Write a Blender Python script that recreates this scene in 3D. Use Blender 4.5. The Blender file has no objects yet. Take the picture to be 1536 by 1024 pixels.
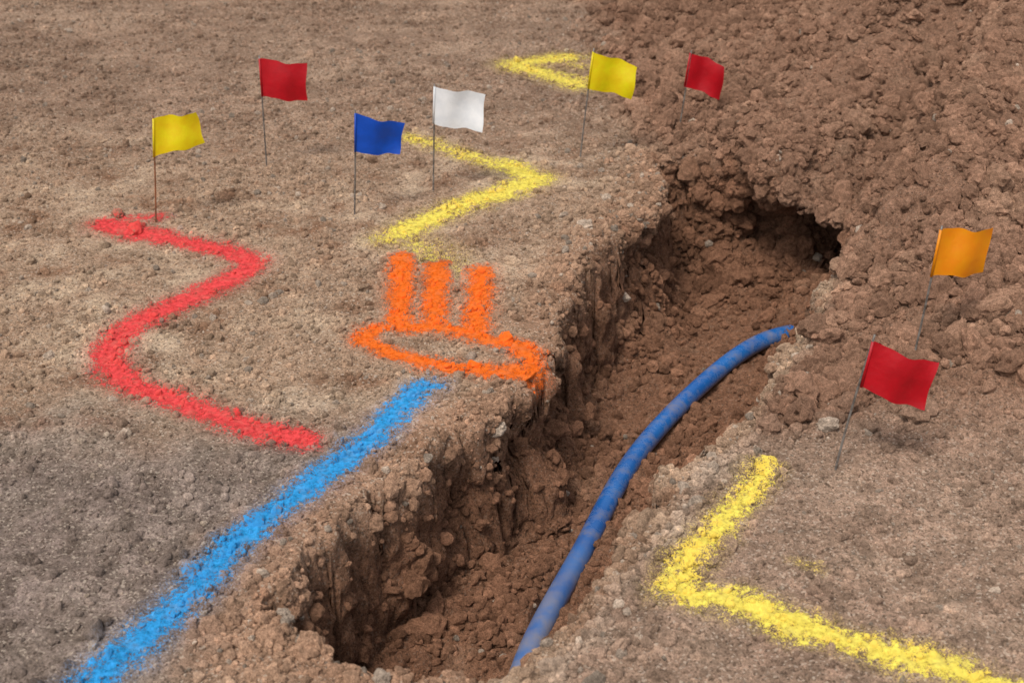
import bpy, math, numpy as np
from mathutils import Vector
rng=np.random.default_rng(7)
sc=bpy.context.scene
F32=np.float32
# ---------------------------------------------------------------- noise helpers
def hsh(ix,iy,iz,seed):
    with np.errstate(over='ignore'):
        h=(ix.astype(np.uint32)*np.uint32(374761393)+iy.astype(np.uint32)*np.uint32(668265263)
           +iz.astype(np.uint32)*np.uint32(2246822519)+np.uint32((seed*3266489917+12345)&0xffffffff))
        h^=h>>np.uint32(15); h*=np.uint32(2246822519); h^=h>>np.uint32(13); h*=np.uint32(3266489917); h^=h>>np.uint32(16)
    return h
def h01(h): return (h&np.uint32(0xffffff)).astype(F32)/F32(0xffffff)
def vn(x,y,z,f,seed=0):
    x=x*f;y=y*f;z=z*f
    ix=np.floor(x).astype(np.int32);iy=np.floor(y).astype(np.int32);iz=np.floor(z).astype(np.int32)
    fx=(x-ix).astype(F32);fy=(y-iy).astype(F32);fz=(z-iz).astype(F32)
    fx=fx*fx*(3-2*fx);fy=fy*fy*(3-2*fy);fz=fz*fz*(3-2*fz)
    out=np.zeros(x.shape,F32)
    for a in (0,1):
        wx=fx if a else 1-fx
        for b in (0,1):
            wy=fy if b else 1-fy
            for c in (0,1):
                wz=fz if c else 1-fz
                out+=wx*wy*wz*h01(hsh(ix+a,iy+b,iz+c,seed))
    return out*2-1
def fbm(x,y,z,f,o=3,seed=0):
    s=0;a=1;t=0
    for i in range(o):
        s=s+a*vn(x,y,z,f*(2.03**i),seed+i*17);t+=a;a*=.5
    return s/t*1.4
def worley(x,y,z,cell,seed=0):
    x=(x/cell).astype(F32);y=(y/cell).astype(F32);z=(z/cell).astype(F32)
    ix=np.floor(x).astype(np.int32);iy=np.floor(y).astype(np.int32);iz=np.floor(z).astype(np.int32)
    best=np.full(x.shape,9,F32)
    for a in (-1,0,1):
        for b in (-1,0,1):
            for c in (-1,0,1):
                h=hsh(ix+a,iy+b,iz+c,seed)
                px=ix+a+(h&np.uint32(1023)).astype(F32)/1023
                py=iy+b+((h>>np.uint32(10))&np.uint32(1023)).astype(F32)/1023
                pz=iz+c+((h>>np.uint32(20))&np.uint32(1023)).astype(F32)/1023
                best=np.minimum(best,(px-x)**2+(py-y)**2+(pz-z)**2)
    return np.sqrt(best)
def ss(t): t=np.clip(t,0,1); return t*t*(3-2*t)
# ---------------------------------------------------------------- layout (metres)
LEFT=[(-.445,2.108),(-.415,2.257),(-.335,2.41),(-.211,2.62),(-.09,2.79),(.066,2.984),(.113,3.265),(.147,3.522),(.256,3.869),(.396,4.153),(.482,4.408),(.49,4.74)]
END=[(.60,4.78),(.70,4.66),(.80,4.46),(.93,4.33),(1.06,4.22),(1.10,4.05)]
RIGHT=[(1.032,3.869),(.889,3.64),(.829,3.477),(.72,3.225),(.654,3.036),(.579,2.866),(.473,2.68),(.365,2.58),(.306,2.41),(.242,2.268),(.16,2.149),(.094,2.01),(.036,1.925)]
NEAR=[(-.075,1.90),(-.231,1.905),(-.36,1.95),(-.43,2.03)]
POLY=np.array(LEFT+END+RIGHT+NEAR)
LXY=np.array([(1.95,-.42)]+[(b,a) for a,b in LEFT]+[(5.5,.5)])
RXY=np.array([(b,a) for a,b in RIGHT[::-1]]+[(4.1,1.12),(4.4,1.16),(5.5,1.2)])
def xl_(y): return np.interp(y,LXY[:,0],LXY[:,1])
def xr_(y): return np.interp(y,RXY[:,0],RXY[:,1])
def seg_d(x,y,a,b):
    ax,ay=a;bx,by=b;dx,dy=bx-ax,by-ay
    t=np.clip(((x-ax)*dx+(y-ay)*dy)/(dx*dx+dy*dy+1e-12),0,1)
    return np.hypot(x-ax-t*dx,y-ay-t*dy),t
def poly_sd(x,y):
    d=np.full(x.shape,1e9);ins=np.zeros(x.shape,bool);n=len(POLY)
    for i in range(n):
        a=POLY[i];b=POLY[(i+1)%n]
        dd,_=seg_d(x,y,a,b);d=np.minimum(d,dd)
        c=((a[1]>y)!=(b[1]>y))
        xi=(b[0]-a[0])*(y-a[1])/((b[1]-a[1]) if abs(b[1]-a[1])>1e-9 else 1e-9)+a[0]
        ins^=(c&(x<xi))
    return np.where(ins,d,-d)
def heap(x,y):
    xr=xr_(y)
    h=.17*ss((x-xr-.03)/.5)*ss((y-2.45)/1.1)
    h=h+.08*ss((x-xr+.0)/.16)*ss((y-3.2)/.6)*(1-ss((x-xr-.2)/.4))*(1-ss((y-4.3)/.4))
    xb=.52+.04*np.sin(y*3)-.12*ss((y-5.2)/1.)
    h=h+.48*ss((x-xb)/1.6)*ss((y-4.5)/1.4)
    h=h+.12*ss((x-.60)/.22)*ss((y-4.22)/.25)*np.exp(-((y-4.75)/.40)**2)*(1-ss((x-1.25)/.3))
    rd,_=seg_d(x,y,(1.15,3.75),(1.62,4.75));rd2,_=seg_d(x,y,(1.62,4.75),(2.3,5.7));rd=np.minimum(rd,rd2)
    h=h+.15*np.exp(-(rd/.17)**2)
    vd,_=seg_d(x,y,(1.16,4.4),(1.40,4.95));vd2,_=seg_d(x,y,(1.40,4.95),(1.95,5.8));vd=np.minimum(vd,vd2)
    h=h-.16*np.exp(-(vd/.18)**2)
    return h
# ---------------------------------------------------------------- spray paint strokes
def catmull(P,n=8):
    P=np.array(P,float);out=[]
    Q=np.vstack([2*P[0]-P[1],P,2*P[-1]-P[-2]])
    for i in range(1,len(Q)-2):
        for k in range(n):
            t=k/n;out.append(.5*((2*Q[i])+(-Q[i-1]+Q[i+1])*t+(2*Q[i-1]-5*Q[i]+4*Q[i+1]-Q[i+2])*t*t+(-Q[i-1]+3*Q[i]-3*Q[i+1]+Q[i+2])*t**3))
    out.append(P[-1]);return out
RED=[(-1.22,4.04),(-1.1,3.98),(-.93,3.9),(-.81,3.84),(-.74,3.76),(-.77,3.66),(-.88,3.48),(-.97,3.31),(-.99,3.19),(-.97,3.09),(-.89,2.98),(-.78,2.9),(-.64,2.8),(-.54,2.74),(-.45,2.70)]
RED2=[(-1.21,4.04),(-1.18,4.09),(-1.07,4.12)]
BLUE=[(-.20,2.97),(-.24,2.88),(-.28,2.77),(-.35,2.61),(-.43,2.47),(-.49,2.36),(-.54,2.25),(-.59,2.1),(-.64,1.98),(-.70,1.84),(-.80,1.6)]
YC=[(-.36,4.92),(-.16,4.73),(-.02,4.62),(.08,4.49),(0,4.37),(-.12,4.25),(-.22,4.12),(-.33,3.98),(-.37,3.92)]
YC2=[(-.33,3.96),(-.25,3.82),(-.19,3.69)]
YT=[(.24,6.13),(.15,6.08),(.02,5.97),(.14,5.82),(.26,5.68)]
YR1=[(.53,2.56),(.47,2.46),(.4,2.34),(.34,2.25),(.29,2.14)]
YR2=[(.29,2.14),(.35,2.12),(.43,2.09),(.5,2.04),(.61,1.98),(.71,1.93),(.8,1.88),(.95,1.8)]
OO=[(-.22,3.31),(-.08,3.23),(.02,3.17),(.045,3.09),(.03,3.04),(-.04,3.035),(-.21,3.09),(-.34,3.19),(-.37,3.25),(-.33,3.31),(-.22,3.31)]
STR=[ # name,colour id, pts, smooth, halfwidth start/end, strength
 ('red',0,RED,1,.048,.038,1.0),('red',0,RED2,1,.038,.032,.6),
 ('blue',1,BLUE,1,.037,.038,.92),
 ('yellow',2,YC,0,.054,.054,.62),('yellow',2,YC[2:8],0,.060,.054,.9),('yellow',2,YC2,1,.08,.08,.42),
 ('yellow',2,YT,1,.08,.08,.8),('yellow',2,[(.26,5.98),(.30,5.96)],0,.06,.06,.5),
 ('yellow',2,YR1,0,.030,.036,.85),('yellow',2,YR2,0,.036,.030,.95),('yellow',2,[(.53,2.22),(.56,2.2)],0,.02,.02,.35),
 ('orange',3,OO,1,.032,.032,.95),('orange',3,[(-.314,3.77),(-.287,3.33)],0,.034,.034,1.0),('orange',3,[(.0,3.06),(.06,2.99)],0,.030,.026,.8),
 ('orange',3,[(-.212,3.71),(-.196,3.31)],0,.036,.036,.95),('orange',3,[(-.085,3.66),(-.091,3.27)],0,.036,.036,.95)]
NC=4
def paint(x,y):
    """per colour: +1 in the middle of a stroke, 0 on its edge, negative outside (in half-widths)"""
    z=np.zeros(x.shape)
    wx=x+.007*vn(x,y,z,22,91)+.005*vn(x,y,z,70,92); wy=y+.012*vn(x,y,z,22,93)+.009*vn(x,y,z,70,94)
    res=np.full((NC,)+x.shape,-9.)
    for nm,ci,P,smo,h0,h1,st in STR:
        Q=catmull(P) if smo and len(P)>2 else [np.array(p) for p in P]
        n=len(Q)-1
        arr=np.array(Q);m=(x>arr[:,0].min()-.25)&(x<arr[:,0].max()+.25)&(y>arr[:,1].min()-.25)&(y<arr[:,1].max()+.25)
        if not m.any(): continue
        X=wx[m];Y=wy[m];best=np.full(X.shape,9e9)
        for i in range(n):
            d,t=seg_d(X,Y,Q[i],Q[i+1]);hw=h0+(h1-h0)*(i+t)/n
            best=np.minimum(best,d/hw)
        v=(1-best)
        v=np.where(v>0,v*st,v)-(1-st)*.9
        res[ci][m]=np.maximum(res[ci][m],v)
    return np.maximum(res,-4)
# pipe route, laid along the trench floor
PP=[(-.03,2.12,-.385),(.00,2.29,-.374),(.035,2.45,-.370),(.09,2.62,-.368),(.17,2.84,-.368),(.26,3.12,-.368),(.345,3.33,-.368),(.46,3.55,-.368),(.60,3.78,-.366),(.73,3.96,-.366),(.835,4.06,-.372),(.93,4.13,-.39)]
PPc=catmull(PP,14)
# ---------------------------------------------------------------- terrain grid
def growth(a,step,lim,f=1.35):
    out=[];v=a
    while v<lim: step*=f;v+=step;out.append(v)
    return out
ys=np.concatenate([np.arange(1.8,4.0,.0043),np.arange(4.0,4.85,.0037),np.arange(4.85,7.9,.0095)])
ys=np.concatenate([[-x for x in growth(-1.8,.01,14)][::-1],ys,growth(7.9,.01,70)])
NR=len(ys)
gl=np.array(growth(0,.01,60))
Y1=ys[:,None];xl=xl_(Y1);xr=xr_(Y1)
yy=np.clip(Y1,1.8,9)
vl=-(.375*yy+.13);vr=.375*yy+.13
def lin(a,b,n): t=np.linspace(0,1,n,endpoint=False)[None,:]; return a+(b-a)*t
X=np.hstack([vl-gl[::-1][None,:],lin(vl,xl-.06,400),lin(xl-.06,xl+.17,160),lin(xl+.17,xr-.1,130),lin(xr-.1,xr+.05,50),lin(xr+.05,vr,330),vr+np.concatenate([[0],gl])[None,:]])
Y=np.repeat(Y1,X.shape[1],1).astype(float);NCOL=X.shape[1]
Z0=np.zeros_like(X)
near=(Y<9)&(Y>1.2)&(abs(X)<4.5)
sd=np.full(X.shape,-3.)
sd[near]=poly_sd(X[near],Y[near])
rag=np.zeros_like(X)
rm=near&(abs(sd)<.4)
rag[rm]=.026*fbm(X[rm],Y[rm],Z0[rm],5,2,1)+.020*vn(X[rm],Y[rm],Z0[rm],15,5)+.013*vn(X[rm],Y[rm],Z0[rm],42,6)
sdn=sd+rag
D=.41+.03*ss((Y-4.1)/.4)
fr=np.interp(sdn,[-.034,-.008,.002,.010,.028,.050,.12],[0,.010,.05,.34,.84,.94,1.])
hp=np.zeros_like(X);hp[near]=heap(X[near],Y[near])
far=~near
hp[far]=.3*ss((X[far]-1)/2.)*ss((Y[far]-4.5)/1.5)
base=hp+.012*fbm(X,Y,Z0,1.3,2,40)
spoil=np.clip(hp/.05,0,1)
spoil=np.maximum(spoil,ss((X-xr_(Y)+.02*vn(X,Y,Z0,9,8))/.06)*ss((Y-2.58-.25*(X-.5)+.12*vn(X,Y,Z0,5,9))/.25))
spoil=np.maximum(spoil,ss((X-.40+.14*vn(X,Y,Z0,4,10)+.05*(Y-4.7))/.2)*ss((Y-4.6)/.3))
spoil=np.maximum(spoil,ss((X-.75)/.1)*ss((Y-4.1)/.1))
spoil=spoil*ss((X-xl_(Y)+.35)/.1)
base=base+spoil*.034*fbm(X,Y,Z0,3.5,3,43)
trench=ss((sdn+.004)/.016)
fl=.03*fbm(X,Y,Z0,5,2,44)*trench
fl=fl+.10*np.exp(-((X-.92)**2+(Y-4.09)**2)/.078**2)+.05*np.exp(-((X-.90)**2+(Y-3.93)**2)/.07**2)
Z=base-D*fr+fl*ss((sdn-.05)/.05)
P=np.stack([X,Y,Z],-1)
def push(cx,cy,cz,dx,dy,amt,r,rz,ztop):
    w=np.exp(-((P[...,0]-cx)**2+(P[...,1]-cy)**2)/r**2-((P[...,2]-cz)/rz)**2)*ss((ztop-P[...,2])/.05)*(fr>.02)
    P[...,0]+=dx*amt*w;P[...,1]+=dy*amt*w
push(1.02,4.26,-.20,.45,.9,.85,.19,.18,.02)
push(.84,4.44,-.22,.3,.95,.34,.15,.14,-.03)
push(.46,4.22,-.13,-.9,.35,.15,.10,.09,-.03)
push(.42,4.05,-.16,-.9,.3,.07,.10,.08,-.04)
push(.13,3.15,-.17,-1,.3,.09,.13,.09,-.05)
push(.03,2.93,-.15,-.8,.5,.08,.08,.08,-.04)
push(-.10,2.76,-.20,-.8,.5,.05,.09,.08,-.05)
push(.50,4.72,-.07,-.7,.7,.14,.09,.04,-.02)
def normals(P):
    du=np.gradient(P,axis=1);dv=np.gradient(P,axis=0)
    n=np.cross(du,dv);n/=np.linalg.norm(n,axis=-1,keepdims=True)+1e-12
    return n
N=normals(P)
vis=(Y<8)&(Y>1.75)&(X>vl-.02)&(X<vr+.02)
steep=1-np.clip(N[...,2],0,1)
wall=ss(steep/.5)*vis
x=P[...,0][vis];y=P[...,1][vis];z=P[...,2][vis]
w=wall[vis];so=np.maximum(spoil,trench)[vis]
big=fbm(x,y,z*.6,9,3,50)
mid=fbm(x,y,z*.8,30,2,55)
ridg=1-abs(vn(x,y,z*.9,16,58))*2
disp=w*(.022*big+.014*mid+.010*ridg)
sm=so>.02
W0=np.ones(x.shape,F32);W1=W0.copy()
W0[sm]=worley(x[sm],y[sm],z[sm],.105,2);W1[sm]=worley(x[sm],y[sm],z[sm],.055,3);W2=worley(x,y,z,.026,4)
W3=worley(x,y,z,.012,5)
cap=lambda W:np.sqrt(np.clip(1-(W/.75)**2,0,1))
l0=cap(W0);l1=cap(W1);l2=cap(W2);l3=cap(W3)
patch=ss(vn(x,y,z,7,60)*.9+.5)
disp+=so*(1-w*.3)*(l0*.022*ss(vn(x,y,z,3,62)*1.2+.3)+l1*.024*patch+l2*.011+l3*.003)
g3=fbm(x,y,z,16,3,70)
disp+=(1-so)*(l3*.0026*(.4+patch)+l2*.0034*patch+.0060*g3+.0020*vn(x,y,z,110,71))
P[vis]+=N[vis]*disp[:,None]
def pipe_dist(x,y):
    d=np.full(x.shape,9.);
    for i in range(len(PPc)-1):
        q,_=seg_d(x,y,PPc[i][:2],PPc[i+1][:2]);d=np.minimum(d,q)
    return d
bz=(trench>.5)&(P[...,2]<-.25)&(P[...,1]<4.0)
bd=pipe_dist(P[...,0][bz],P[...,1][bz])
lim=-.374+np.clip((bd-.024)/.03,0,1)*.12
zz=P[...,2][bz];P[...,2][bz]=np.minimum(zz,np.where(bd<.07,lim,9))
N=normals(P)
# ---- colours (linear albedo)
def srgb(r,g,b):
    c=np.array([r,g,b])/255.;return np.where(c<=.04045,c/12.92,((c+.055)/1.055)**2.4)
def colour(x,y,z,sdv,sp,tr,steepv,dh):
    n1=fbm(x,y,z,2.2,3,100);n2=fbm(x,y,z,9,3,110);n3=vn(x,y,z,45,120);n4=fbm(x,y,z,24,2,130)
    def mix(a,b,t): t=t[...,None];return a*(1-t)+b*t
    o=np.ones(x.shape+(3,))
    c=o*srgb(156,130,108)
    c=mix(c,o*srgb(194,171,145),ss(n2*.7+n1*.5+.1)*.75)
    c=mix(c,o*srgb(118,87,67),ss(-n2*.8+.45*n4-.03)*.8)
    g=ss((3.0-y+.35*n1+.10*n2)/.6)*ss((-.28-x+.55*(2.4-y)*-.6+.08*n2)/.25)
    c=mix(c,o*srgb(116,104,98)*(1+.35*n4[...,None]),g*.82)
    c=mix(c,o*srgb(134,109,92)*(1+.28*n2[...,None]),ss((y-4.2)/1.4)*.75)
    r=ss((x-xr_(y))/.05)*(y<3.4)
    c=mix(c,o*srgb(140,117,101)*(1+.22*n4[...,None]),r*.75)
    c=mix(c,o*srgb(192,172,152),r*ss(1-(x-xr_(y))/.10+.4*n2)*ss((2.75-y)/.2)*.65)
    l=ss((sdv+.17+.09*n2)/.16)*(x<xr_(y)-.1)
    c=mix(c,o*srgb(152,118,95),l*.75)
    soil=o*srgb(134,103,84)
    soil=mix(soil,o*srgb(164,133,110),ss(n2*.8+.1*n4)*.55)
    soil=mix(soil,o*srgb(98,71,56),ss(-n1*.7-.3*n2)*.65)
    c=mix(c,soil,np.clip(sp,0,1))
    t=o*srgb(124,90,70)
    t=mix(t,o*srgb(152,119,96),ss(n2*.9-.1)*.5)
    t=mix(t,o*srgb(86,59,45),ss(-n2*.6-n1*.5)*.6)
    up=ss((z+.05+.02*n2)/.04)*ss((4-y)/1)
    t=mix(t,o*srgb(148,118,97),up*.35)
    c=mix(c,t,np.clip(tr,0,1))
    c=c*(1+.14*n3+.12*n4)[...,None]
    return np.clip(c,.01,.9)
C=np.ones(X.shape+(3,))*srgb(138,116,98)
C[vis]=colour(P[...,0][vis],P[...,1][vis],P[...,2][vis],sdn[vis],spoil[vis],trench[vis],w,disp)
pm=np.full((NC,)+X.shape,-4.)
pv=vis&(sd<.05)
pmv=paint(X[pv],Y[pv])-3*ss((fr[pv]-.08)/.3)
for i in range(NC): pm[i][pv]=pmv[i]
PC=np.array([srgb(222,70,70),srgb(42,152,214),srgb(238,212,90),srgb(244,108,20)])
# ---------------------------------------------------------------- mesh builder
def mkmesh(name,V,faces,k,smooth=True,attrs={},cols={}):
    me=bpy.data.meshes.new(name);nf=len(faces)
    me.vertices.add(len(V));me.vertices.foreach_set('co',np.ascontiguousarray(V,F32).ravel())
    me.loops.add(nf*k);me.loops.foreach_set('vertex_index',np.ascontiguousarray(faces,np.int32).ravel())
    me.polygons.add(nf);me.polygons.foreach_set('loop_start',np.arange(0,nf*k,k,dtype=np.int32))
    me.polygons.foreach_set('use_smooth',np.full(nf,smooth))
    for a,v in attrs.items():
        at=me.attributes.new(a,'FLOAT','POINT');at.data.foreach_set('value',np.ascontiguousarray(v,F32).ravel())
    for a,v in cols.items():
        at=me.attributes.new(a,'FLOAT_COLOR','POINT');q=np.ones((len(v),4),F32);q[:,:3]=v;at.data.foreach_set('color',q.ravel())
    me.update(calc_edges=True);me.validate()
    ob=bpy.data.objects.new(name,me);sc.collection.objects.link(ob);return ob
idx=np.arange(NR*NCOL,dtype=np.int32).reshape(NR,NCOL)
quads=np.stack([idx[:-1,:-1],idx[:-1,1:],idx[1:,1:],idx[1:,:-1]],-1).reshape(-1,4)
# ---------------------------------------------------------------- materials
class NT:
    def __init__(s,name):
        s.m=bpy.data.materials.new(name);s.m.use_nodes=True;s.t=s.m.node_tree;s.t.nodes.clear()
        s.out=s.t.nodes.new('ShaderNodeOutputMaterial');s.b=s.t.nodes.new('ShaderNodeBsdfPrincipled')
        s.t.links.new(s.b.outputs[0],s.out.inputs[0])
    def n(s,ty,**k):
        nd=s.t.nodes.new(ty)
        for a,b in k.items(): setattr(nd,a,b)
        return nd
    def l(s,a,b): s.t.links.new(a,b)
    def math(s,op,a,b=None,c=None,clamp=False):
        nd=s.t.nodes.new('ShaderNodeMath');nd.operation=op;nd.use_clamp=clamp
        for i,v in enumerate((a,b,c)):
            if v is None: continue
            if isinstance(v,(int,float)): nd.inputs[i].default_value=v
            else: s.l(v,nd.inputs[i])
        return nd.outputs[0]
    def mr(s,v,a,b,c=0,d=1,smooth=False):
        nd=s.t.nodes.new('ShaderNodeMapRange');nd.clamp=True
        if smooth: nd.interpolation_type='SMOOTHSTEP'
        s.l(v,nd.inputs[0])
        for i,q in enumerate((a,b,c,d)): nd.inputs[i+1].default_value=q
        return nd.outputs[0]
    def mix(s,f,a,b,bt='MIX'):
        nd=s.t.nodes.new('ShaderNodeMix');nd.data_type='RGBA';nd.blend_type=bt
        for i,v in ((0,f),(6,a),(7,b)):
            if hasattr(v,'links') : s.l(v,nd.inputs[i])
            elif isinstance(v,(int,float)): nd.inputs[i].default_value=v
            else: nd.inputs[i].default_value=(*v,1)
        return nd.outputs[2]
def pos(s):
    g=s.n('ShaderNodeNewGeometry');return g.outputs['Position']
def noise(s,p,sc_,det=3,r=.6):
    nd=s.n('ShaderNodeTexNoise');nd.inputs['Scale'].default_value=sc_;nd.inputs['Detail'].default_value=det;nd.inputs['Roughness'].default_value=r
    s.l(p,nd.inputs['Vector']);return nd.outputs['Fac']
def vor(s,p,sc_):
    nd=s.n('ShaderNodeTexVoronoi');nd.inputs['Scale'].default_value=sc_;s.l(p,nd.inputs['Vector']);return nd
def attr(s,nm,t='Fac'):
    a=s.n('ShaderNodeAttribute');a.attribute_name=nm;return a.outputs[t]
def pmask(s,a,n1,n2,lo,hi):
    t=s.math('ADD',a,s.math('MULTIPLY',s.math('SUBTRACT',n2,.48),2.4))
    t=s.math('ADD',t,s.math('MULTIPLY',s.math('SUBTRACT',n1,.48),2.5))
    return s.mr(t,lo,hi,0,1)
def diffuse_out(s,c,nrm=None):
    d=s.n('ShaderNodeBsdfDiffuse');d.inputs['Roughness'].default_value=.6;s.l(c,d.inputs[0])
    if nrm is not None: s.l(nrm,d.inputs['Normal'])
    s.t.nodes.remove(s.b);s.l(d.outputs[0],s.out.inputs[0]);return d
def soil_mat(name,clod=False):
    s=NT(name);p=pos(s);n1=noise(s,p,80,2,.65);n2=noise(s,p,330,1,.7)
    m=s.math('MULTIPLY',s.mr(n1,.3,.7,.68,1.28),s.mr(n2,.3,.7,.64,1.36))
    vm=s.n('ShaderNodeVectorMath',operation='SCALE');s.l(attr(s,'Col','Color'),vm.inputs[0]);s.l(m,vm.inputs['Scale']);c=vm.outputs[0]
    if not clod:
        v=vor(s,p,240)
        sep=s.n('ShaderNodeSeparateColor');s.l(v.outputs['Color'],sep.inputs[0])
        gr=attr(s,'grit')
        c=s.mix(s.math('MULTIPLY',s.mr(sep.outputs[0],.88,.93),gr),c,srgb(198,182,164))
        c=s.mix(s.math('MULTIPLY',s.mr(sep.outputs[1],.84,.90),.6),c,srgb(68,54,45))
    pd=attr(s,'pd');pc=attr(s,'pcol','Color')
    hz=s.math('MULTIPLY',s.mr(pd,-1.4,.3,0,.36,True),s.mr(n2,.46,.62))
    c=s.mix(hz,c,pc)
    c=s.mix(s.math('MULTIPLY',pmask(s,pd,n1,n2,.02,.50),.88),c,pc)
    nrm=None
    if not clod:
        bp=s.n('ShaderNodeBump');bp.inputs['Strength'].default_value=1;bp.inputs['Distance'].default_value=.0045
        s.l(s.math('ADD',s.math('MULTIPLY',n1,.7),s.math('MULTIPLY',n2,.5)),bp.inputs['Height']);nrm=bp.outputs[0]
    diffuse_out(s,c,nrm)
    return s.m
def paint_mat(i,nm):
    s=NT(nm);p=pos(s);n1=noise(s,p,80,2,.65);n2=noise(s,p,330,1,.7);n3=noise(s,p,26,2,.7)
    pd=s.math('ADD',attr(s,'pd'),s.math('MULTIPLY',s.math('SUBTRACT',n3,.50),1.3))
    mk=s.math('MULTIPLY',pmask(s,pd,n1,n2,.05,.52),.95)
    c=s.mix(s.mr(n1,.3,.75),tuple(PC[i]*.70),tuple(np.clip(PC[i]*1.14+.03,0,.88)))
    c=s.mix(s.mr(n3,.5,.8,0,.3),c,srgb(160,136,112))
    bp=s.n('ShaderNodeBump');bp.inputs['Strength'].default_value=1;bp.inputs['Distance'].default_value=.0045
    s.l(s.math('ADD',s.math('MULTIPLY',n1,.6),s.math('MULTIPLY',n2,.5)),bp.inputs['Height'])
    d=diffuse_out(s,c,bp.outputs[0])
    tr=s.n('ShaderNodeBsdfTransparent');mx=s.n('ShaderNodeMixShader')
    s.l(mk,mx.inputs[0]);s.l(tr.outputs[0],mx.inputs[1]);s.l(d.outputs[0],mx.inputs[2]);s.l(mx.outputs[0],s.out.inputs[0])
    return s.m
M_soil=soil_mat('soil');M_clod=soil_mat('soil_clod',True)
V=P.reshape(-1,3)
pmax=pm.max(0).ravel();pidx=pm.argmax(0).ravel()
ground=mkmesh('ground',V,quads,4,True,{'pd':pmax,'grit':(.46-.36*np.clip(spoil+trench,0,1)).ravel()},{'Col':C.reshape(-1,3),'pcol':PC[pidx]})
ground.data.materials.append(M_soil)
names=['red_spray_paint_line','blue_spray_paint_line','yellow_spray_paint_line','orange_spray_paint_mark']
Nf=N.reshape(-1,3)
cx=V[quads].mean(1)
for i in range(NC):
    q=pm[i].ravel()[quads].max(1)>-.3
    if i==2: groups=[q&(cx[:,0]>.2)&(cx[:,1]<3),q&(cx[:,1]<5.3)&(cx[:,1]>3),q&(cx[:,1]>5.3)]
    else: groups=[q]
    mt=paint_mat(i,names[i].split('_')[0]+'_spray_paint')
    for gi,g in enumerate(groups):
        qq=quads[g]
        if len(qq)==0: continue
        u,inv=np.unique(qq,return_inverse=True)
        o=mkmesh(names[i],V[u]+Nf[u]*.0007,inv.reshape(-1,4),4,True,{'pd':pm[i].ravel()[u]})
        o.data.materials.append(mt)
# ---------------------------------------------------------------- clods / gravel
import bmesh
def ico(sub,seed):
    bm=bmesh.new();bmesh.ops.create_icosphere(bm,subdivisions=sub,radius=1)
    v=np.array([q.co[:] for q in bm.verts]);f=np.array([[a.index for a in q.verts] for q in bm.faces]);bm.free()
    o=seed*7.3
    r=1+.34*vn(v[:,0]+o,v[:,1],v[:,2],1.3,seed)+(.22*vn(v[:,0]+o,v[:,1],v[:,2],3.1,seed+5) if sub>1 else 0)+(.14*vn(v[:,0]+o,v[:,1],v[:,2],7,seed+9) if sub>2 else 0)
    if sub==1: r=r+np.random.default_rng(seed).uniform(-.22,.22,len(v))
    return v*r[:,None],f
q4=V[quads];ar=.5*np.linalg.norm(np.cross(q4[:,2]-q4[:,0],q4[:,3]-q4[:,1]),axis=1)
visq=vis.ravel()[quads].all(1)
spq=spoil.ravel()[quads[:,0]];trq=trench.ravel()[quads[:,0]];sdq=sd.ravel()[quads[:,0]];nzq=Nf[quads[:,0],2]
del q4
def scatter(n,weight,rmin,rmax,power,sub,emb,bright,grey,nv=10,seed=0):
    r=np.random.default_rng(seed+100)
    wt=weight*ar*visq;wt=wt/wt.sum()
    ch=r.choice(len(quads),n,p=wt)
    a=r.random((n,1));b=r.random((n,1))
    q=V[quads[ch]];ctr=(q[:,0]*(1-a)+q[:,1]*a)*(1-b)+(q[:,3]*(1-a)+q[:,2]*a)*b
    nn=Nf[quads[ch,0]]
    u=r.random(n);rad=(rmin**(1-power)+u*(rmax**(1-power)-rmin**(1-power)))**(1/(1-power))
    ctr=ctr+nn*(rad*emb)[:,None]
    scl=rad[:,None]*r.uniform(.66,1.28,(n,3))
    qt=r.normal(size=(n,4));qt/=np.linalg.norm(qt,axis=1,keepdims=True);w_,x_,y_,z_=qt.T
    R=np.stack([1-2*(y_*y_+z_*z_),2*(x_*y_-z_*w_),2*(x_*z_+y_*w_),2*(x_*y_+z_*w_),1-2*(x_*x_+z_*z_),2*(y_*z_-x_*w_),2*(x_*z_-y_*w_),2*(y_*z_+x_*w_),1-2*(x_*x_+y_*y_)],-1).reshape(n,3,3)
    col=C.reshape(-1,3)[quads[ch,0]]
    col=col*(bright[0]+(bright[1]-bright[0])*r.random((n,1)))
    g=(r.random(n)<grey)[:,None]
    gc=srgb(158,141,125)*r.uniform(.5,1.3,(n,1))
    col=np.where(g,gc,col)
    inp=(ctr[:,2]<-.25)&(ctr[:,1]<3.98)
    if inp.any():
        dd=pipe_dist(ctr[:,0],ctr[:,1]);bad=inp&(dd<.022+rad*.9)
        keep=~bad;ctr=ctr[keep];scl=scl[keep];R=R[keep];col=col[keep];n=len(ctr)
    VV=[];FF=[];CC=[];off=0
    vi=r.integers(0,nv,n)
    for k in range(nv):
        s=vi==k;m=s.sum()
        if m==0: continue
        bv,bf=ico(sub,k+seed)
        pts=np.einsum('nij,nvj->nvi',R[s],bv[None]*scl[s][:,None,:])+ctr[s][:,None,:]
        VV.append(pts.reshape(-1,3));CC.append(np.repeat(col[s],len(bv),0))
        FF.append((bf[None]+off+np.arange(m)[:,None,None]*len(bv)).reshape(-1,3));off+=m*len(bv)
    return np.concatenate(VV),np.concatenate(FF),np.concatenate(CC)
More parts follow.
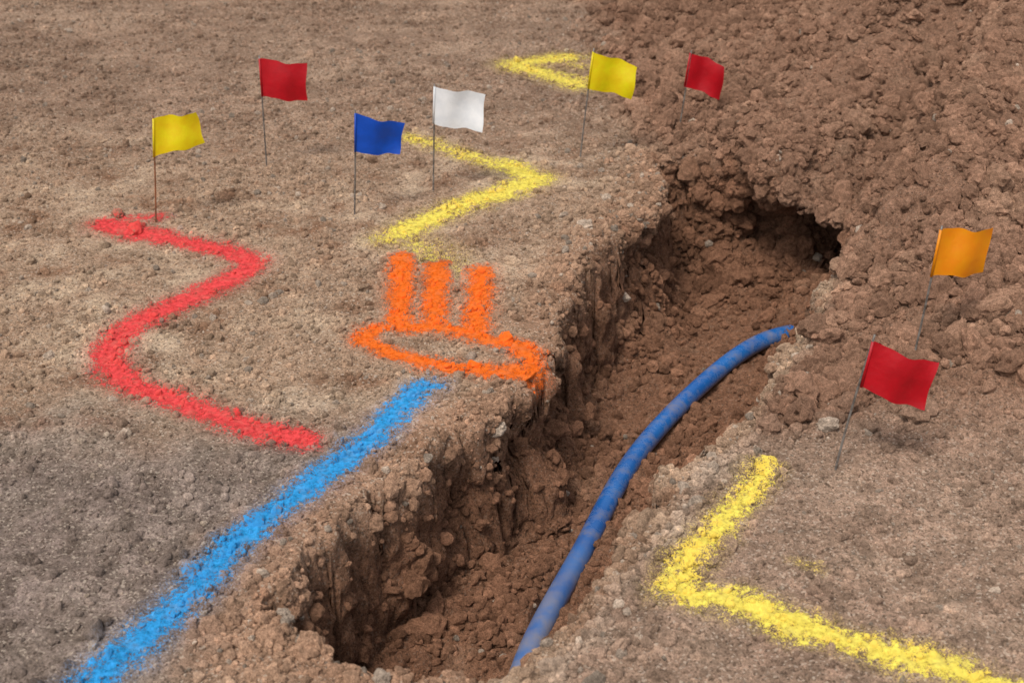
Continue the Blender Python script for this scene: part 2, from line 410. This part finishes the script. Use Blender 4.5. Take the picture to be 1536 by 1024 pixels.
def merge(name,parts,smooth):
    VV=[];FF=[];CC=[];o=0
    for v,f,c in parts: VV.append(v);FF.append(f+o);CC.append(c);o+=len(v)
    VV=np.concatenate(VV);FF=np.concatenate(FF);CC=np.concatenate(CC)
    pa=paint(VV[:,0],VV[:,1])
    pa[:,VV[:,2]<-.03]=-4
    ob=mkmesh(name,VV,FF,3,smooth,{'pd':pa.max(0)},{'Col':np.clip(CC,.01,.8),'pcol':PC[pa.argmax(0)]})
    ob.data.materials.append(M_clod);return ob
soilq=np.clip(spq+trq*(nzq>.35),0,1)+.14*trq*(nzq<=.35)
clump=ss(vn(cx[:,0],cx[:,1],cx[:,2],6,201)*1.1+.45)+.15
rimq=ss((sdq+.22)/.18)*(1-trq)
merge('loose_soil_clods',[
  scatter(15000,soilq*clump,.0032,.008,2.2,1,.35,(.75,1.3),.015,seed=1),
  scatter(20000,soilq*clump,.006,.018,2.0,2,.5,(.75,1.3),.01,seed=2),
  scatter(3600,soilq*clump*(.12+spq),.015,.042,2.4,3,.38,(.82,1.2),0,seed=3)],False)
hard=(1-np.clip(spq+trq,0,1))
merge('ground_gravel',[
  scatter(36000,hard*(clump+.25),.0018,.005,2.0,1,.25,(.55,1.45),.10,seed=21),
  scatter(12000,hard*(clump*.8+rimq*3.0*clump+.12),.0042,.012,2.4,2,.25,(.7,1.35),.07,seed=22),
  scatter(900,hard*(.14+rimq*3*clump),.008,.022,2.8,3,.2,(.8,1.2),.08,seed=23)],False)
# ---------------------------------------------------------------- tube helper
def tube(path,rad,seg=12,cap=True):
    path=[Vector(p) for p in path];V=[];Fc=[];n=len(path)
    up=Vector((0,0,1)) if abs((path[-1]-path[0]).normalized().z)<.8 else Vector((0,1,0))
    for i,p in enumerate(path):
        t=(path[min(i+1,n-1)]-path[max(i-1,0)]).normalized();a=t.cross(up).normalized();b=a.cross(t).normalized()
        r=rad[i] if hasattr(rad,'__len__') else rad
        for k in range(seg):
            th=2*math.pi*k/seg;V.append(p+a*math.cos(th)*r+b*math.sin(th)*r)
    for i in range(n-1):
        for k in range(seg):
            k2=(k+1)%seg;Fc.append((i*seg+k,i*seg+k2,(i+1)*seg+k2,(i+1)*seg+k))
    if cap: Fc.append(tuple(range(seg))[::-1]);Fc.append(tuple((n-1)*seg+k for k in range(seg)))
    return [tuple(v) for v in V],Fc
def pyobj(name,V,Fc,mat,parent=None,smooth=True):
    me=bpy.data.meshes.new(name);me.from_pydata(V,[],Fc);me.update()
    for p in me.polygons: p.use_smooth=smooth
    ob=bpy.data.objects.new(name,me);sc.collection.objects.link(ob);me.materials.append(mat)
    if parent: ob.parent=parent
    return ob
# ---------------------------------------------------------------- pipe
pts=np.array(PPc)
for _ in range(60): pts[1:-1]=.5*pts[1:-1]+.25*(pts[:-2]+pts[2:])
pv_,pf_=tube([tuple(q) for q in pts],.0262,40)
s=NT('blue_polyethylene');p=pos(s)
nz=noise(s,p,7,2,.5);nf=noise(s,p,190,3,.8);nm_=noise(s,p,22,3,.6)
geo=s.n('ShaderNodeNewGeometry');sx=s.n('ShaderNodeSeparateXYZ');s.l(geo.outputs['Normal'],sx.inputs[0]);sp_=s.n('ShaderNodeSeparateXYZ');s.l(p,sp_.inputs[0])
c=s.mix(s.mr(nz,.35,.65),srgb(30,98,174),srgb(42,114,190))
dust=s.math('MULTIPLY',s.mr(s.math('ADD',s.math('MULTIPLY',nf,.5),nm_),.72,1.0),.55)
lo=s.mr(sp_.outputs[1],2.35,2.95,.9,.0)
dust=s.math('MAXIMUM',dust,s.math('MULTIPLY',lo,s.mr(nm_,.35,.65,.25,1)))
side=s.mr(sx.outputs[2],-.7,-.1,.9,0)
dust=s.math('MAXIMUM',dust,s.math('MULTIPLY',side,s.mr(nf,.3,.6)))
c=s.mix(dust,c,srgb(158,146,136))
s.l(c,s.b.inputs['Base Color']);s.l(s.mr(dust,0,.6,.25,.6),s.b.inputs['Roughness'])
s.b.inputs['Specular IOR Level'].default_value=.6
pyobj('blue_water_pipe',pv_,pf_,s.m)
# ---------------------------------------------------------------- flags
def wire_mat(name,c1,c2):
    s=NT(name);p=pos(s);n=noise(s,p,60,4,.7);s.l(s.mix(s.mr(n,.4,.6),c1,c2),s.b.inputs['Base Color'])
    s.b.inputs['Metallic'].default_value=.3;s.b.inputs['Roughness'].default_value=.45;return s.m
M_w=wire_mat('galvanised_wire',srgb(136,130,124),srgb(94,86,80));M_wr=wire_mat('rusty_wire',srgb(166,104,66),srgb(116,84,64))
def flag_mat(name,c):
    s=NT(name);p=pos(s);c=np.array(c)
    n=noise(s,p,26,3,.6);n2=noise(s,p,300,3,.7)
    cc=s.mix(s.mr(n,.35,.7),tuple(c*.86),tuple(np.clip(c*1.06,0,.85)));cc=s.mix(s.mr(n2,.60,.78,0,.2),cc,srgb(130,110,90))
    s.l(cc,s.b.inputs['Base Color']);s.b.inputs['Roughness'].default_value=.45
    bp=s.n('ShaderNodeBump');bp.inputs['Strength'].default_value=.35;bp.inputs['Distance'].default_value=.004;s.l(noise(s,p,45,3,.55),bp.inputs['Height']);s.l(bp.outputs[0],s.b.inputs['Normal'])
    tl=s.n('ShaderNodeBsdfTranslucent');s.l(cc,tl.inputs[0]);mx=s.n('ShaderNodeMixShader');mx.inputs[0].default_value=.18
    s.l(s.b.outputs[0],mx.inputs[1]);s.l(tl.outputs[0],mx.inputs[2]);s.l(mx.outputs[0],s.out.inputs[0]);return s.m
FM={'yellow':flag_mat('yellow_vinyl',srgb(252,216,10)),'red':flag_mat('red_vinyl',srgb(188,6,26)),'blue':flag_mat('blue_vinyl',srgb(2,78,190)),
'white':flag_mat('white_vinyl',srgb(238,240,242)),'orange':flag_mat('orange_vinyl',srgb(255,148,4))}
FL=[('yellow',(-1.085,4.076),[(-1.058,.333),(-1.057,.323),(-.938,.335),(-.921,.238),(-1.068,.205)],1,.03,.2),
('red',(-.831,4.617),[(-.828,.38),(-.828,.369),(-.676,.35),(-.682,.224),(-.828,.242)],0,.0,1.1),
('blue',(-.484,4.123),[(-.466,.336),(-.466,.326),(-.323,.285),(-.342,.186),(-.472,.207)],0,.02,2.2),
('white',(-.254,4.361),[(-.242,.352),(-.242,.344),(-.083,.318),(-.095,.2),(-.248,.224)],0,-.01,3.1),
('yellow',(.234,4.691),[(.272,.385),(.270,.374),(.421,.318),(.405,.206),(.256,.25)],0,.02,4.0),
('red',(.601,4.972),[(.632,.311),(.629,.302),(.752,.259),(.743,.136),(.614,.182)],0,.0,5.0),
('orange',(.925,2.961),[(.952,.401),(.9505,.392),(1.075,.387),(1.070,.277),(.943,.28)],0,.02,.6),
('red',(.672,2.56),[(.719,.321),(.717,.306),(.848,.262),(.829,.158),(.704,.205)],0,-.02,1.7)]
def ground_z(x,y):
    d=(V[:,0]-x)**2+(V[:,1]-y)**2;return V[d.argmin(),2]
for col,(bx,by),pts_,rust,dy,ph in FL:
    e=bpy.data.objects.new(col+'_marking_flag',None);sc.collection.objects.link(e)
    gz=float(ground_z(bx,by));e.location=(bx,by,gz)
    (tx,tz),(ax,az),(bx2,bz2),(cx2,cz2),(dx,dz)=pts_
    B=Vector((bx,by,gz));T=Vector((tx,by,tz))
    path=[]
    ext=B+(B-T).normalized()*.05
    for i in range(15):
        t=i/14;q=ext.lerp(T,t);path.append(q+Vector((.003*math.sin(t*math.pi)*math.sin(ph*3),.003*math.sin(t*math.pi),0))-B)
    v,f=tube(path,.0025,8);pyobj('wire_stake',v,f,M_wr if rust else M_w,e)
    nu,nvv=30,22;A=Vector((ax,by,az));Bq=Vector((bx2,by+dy,bz2));Cq=Vector((cx2,by+dy*1.4,cz2));Dq=Vector((dx,by,dz))
    Vs=[];Fs=[]
    for j in range(nvv+1):
        for i in range(nu+1):
            u=i/nu;w_=j/nvv
            q=A.lerp(Bq,u).lerp(Dq.lerp(Cq,u),w_)
            amp=.0075*min(1,u*2.5)
            q+=Vector((0,1,0))*(amp*math.sin(u*6.2+ph+w_*1.2)+.005*u*math.sin(w_*5+ph*2))
            q.z+=.0045*math.sin(u*6.0+ph)*min(1,u*3)+.0015*math.sin(u*17+ph);q.x+=.0022*u*math.sin(w_*6+ph)
            Vs.append(tuple(q-B))
    for j in range(nvv):
        for i in range(nu):
            a=j*(nu+1)+i;Fs.append((a,a+1,a+nu+2,a+nu+1))
    off=len(Vs);tv,tf=tube([tuple((A-B)+Vector((0,-.0004,.0))),tuple(((A+Dq)/2-B)),tuple(Dq-B)],.0033,10)
    Vs+=tv;Fs+=[tuple(q+off for q in ff) for ff in tf]
    fo=pyobj('flag_sheet',Vs,Fs,FM[col],e)
# ---------------------------------------------------------------- light, world, camera
w=bpy.data.worlds.new('World');sc.world=w;w.use_nodes=True;nt=w.node_tree;nt.nodes.clear()
sky=nt.nodes.new('ShaderNodeTexSky');sky.sky_type='NISHITA';sky.sun_disc=False
EL,AZ=math.radians(55),math.radians(206)   # azimuth from +Y, clockwise
sky.sun_elevation=EL;sky.sun_rotation=AZ;sky.dust_density=3;sky.ozone_density=.6
hs=nt.nodes.new('ShaderNodeHueSaturation');hs.inputs['Saturation'].default_value=.3
bg=nt.nodes.new('ShaderNodeBackground');bg.inputs[1].default_value=.15;wo=nt.nodes.new('ShaderNodeOutputWorld')
nt.links.new(sky.outputs[0],hs.inputs['Color']);nt.links.new(hs.outputs[0],bg.inputs[0]);nt.links.new(bg.outputs[0],wo.inputs[0])
sl=bpy.data.lights.new('sun','SUN');sl.energy=1.9;sl.angle=math.radians(14);sl.color=(1,.95,.88)
so_=bpy.data.objects.new('sun',sl);sc.collection.objects.link(so_)
dirv=Vector((math.sin(AZ)*math.cos(EL),math.cos(AZ)*math.cos(EL),math.sin(EL)))
so_.rotation_euler=dirv.to_track_quat('Z','Y').to_euler();so_.location=dirv*10
cam=bpy.data.cameras.new('camera');co=bpy.data.objects.new('camera',cam);sc.collection.objects.link(co)
co.location=(0,0,1.5);co.rotation_euler=(math.radians(65),0,0);cam.lens=50;cam.sensor_width=36;cam.clip_end=500;cam.clip_start=.05
cam.dof.use_dof=True;cam.dof.focus_distance=3.4;cam.dof.aperture_fstop=5.6
sc.camera=co
sc.view_settings.view_transform='Standard';sc.view_settings.look='None';sc.view_settings.exposure=0
print('VERTS',len(V))
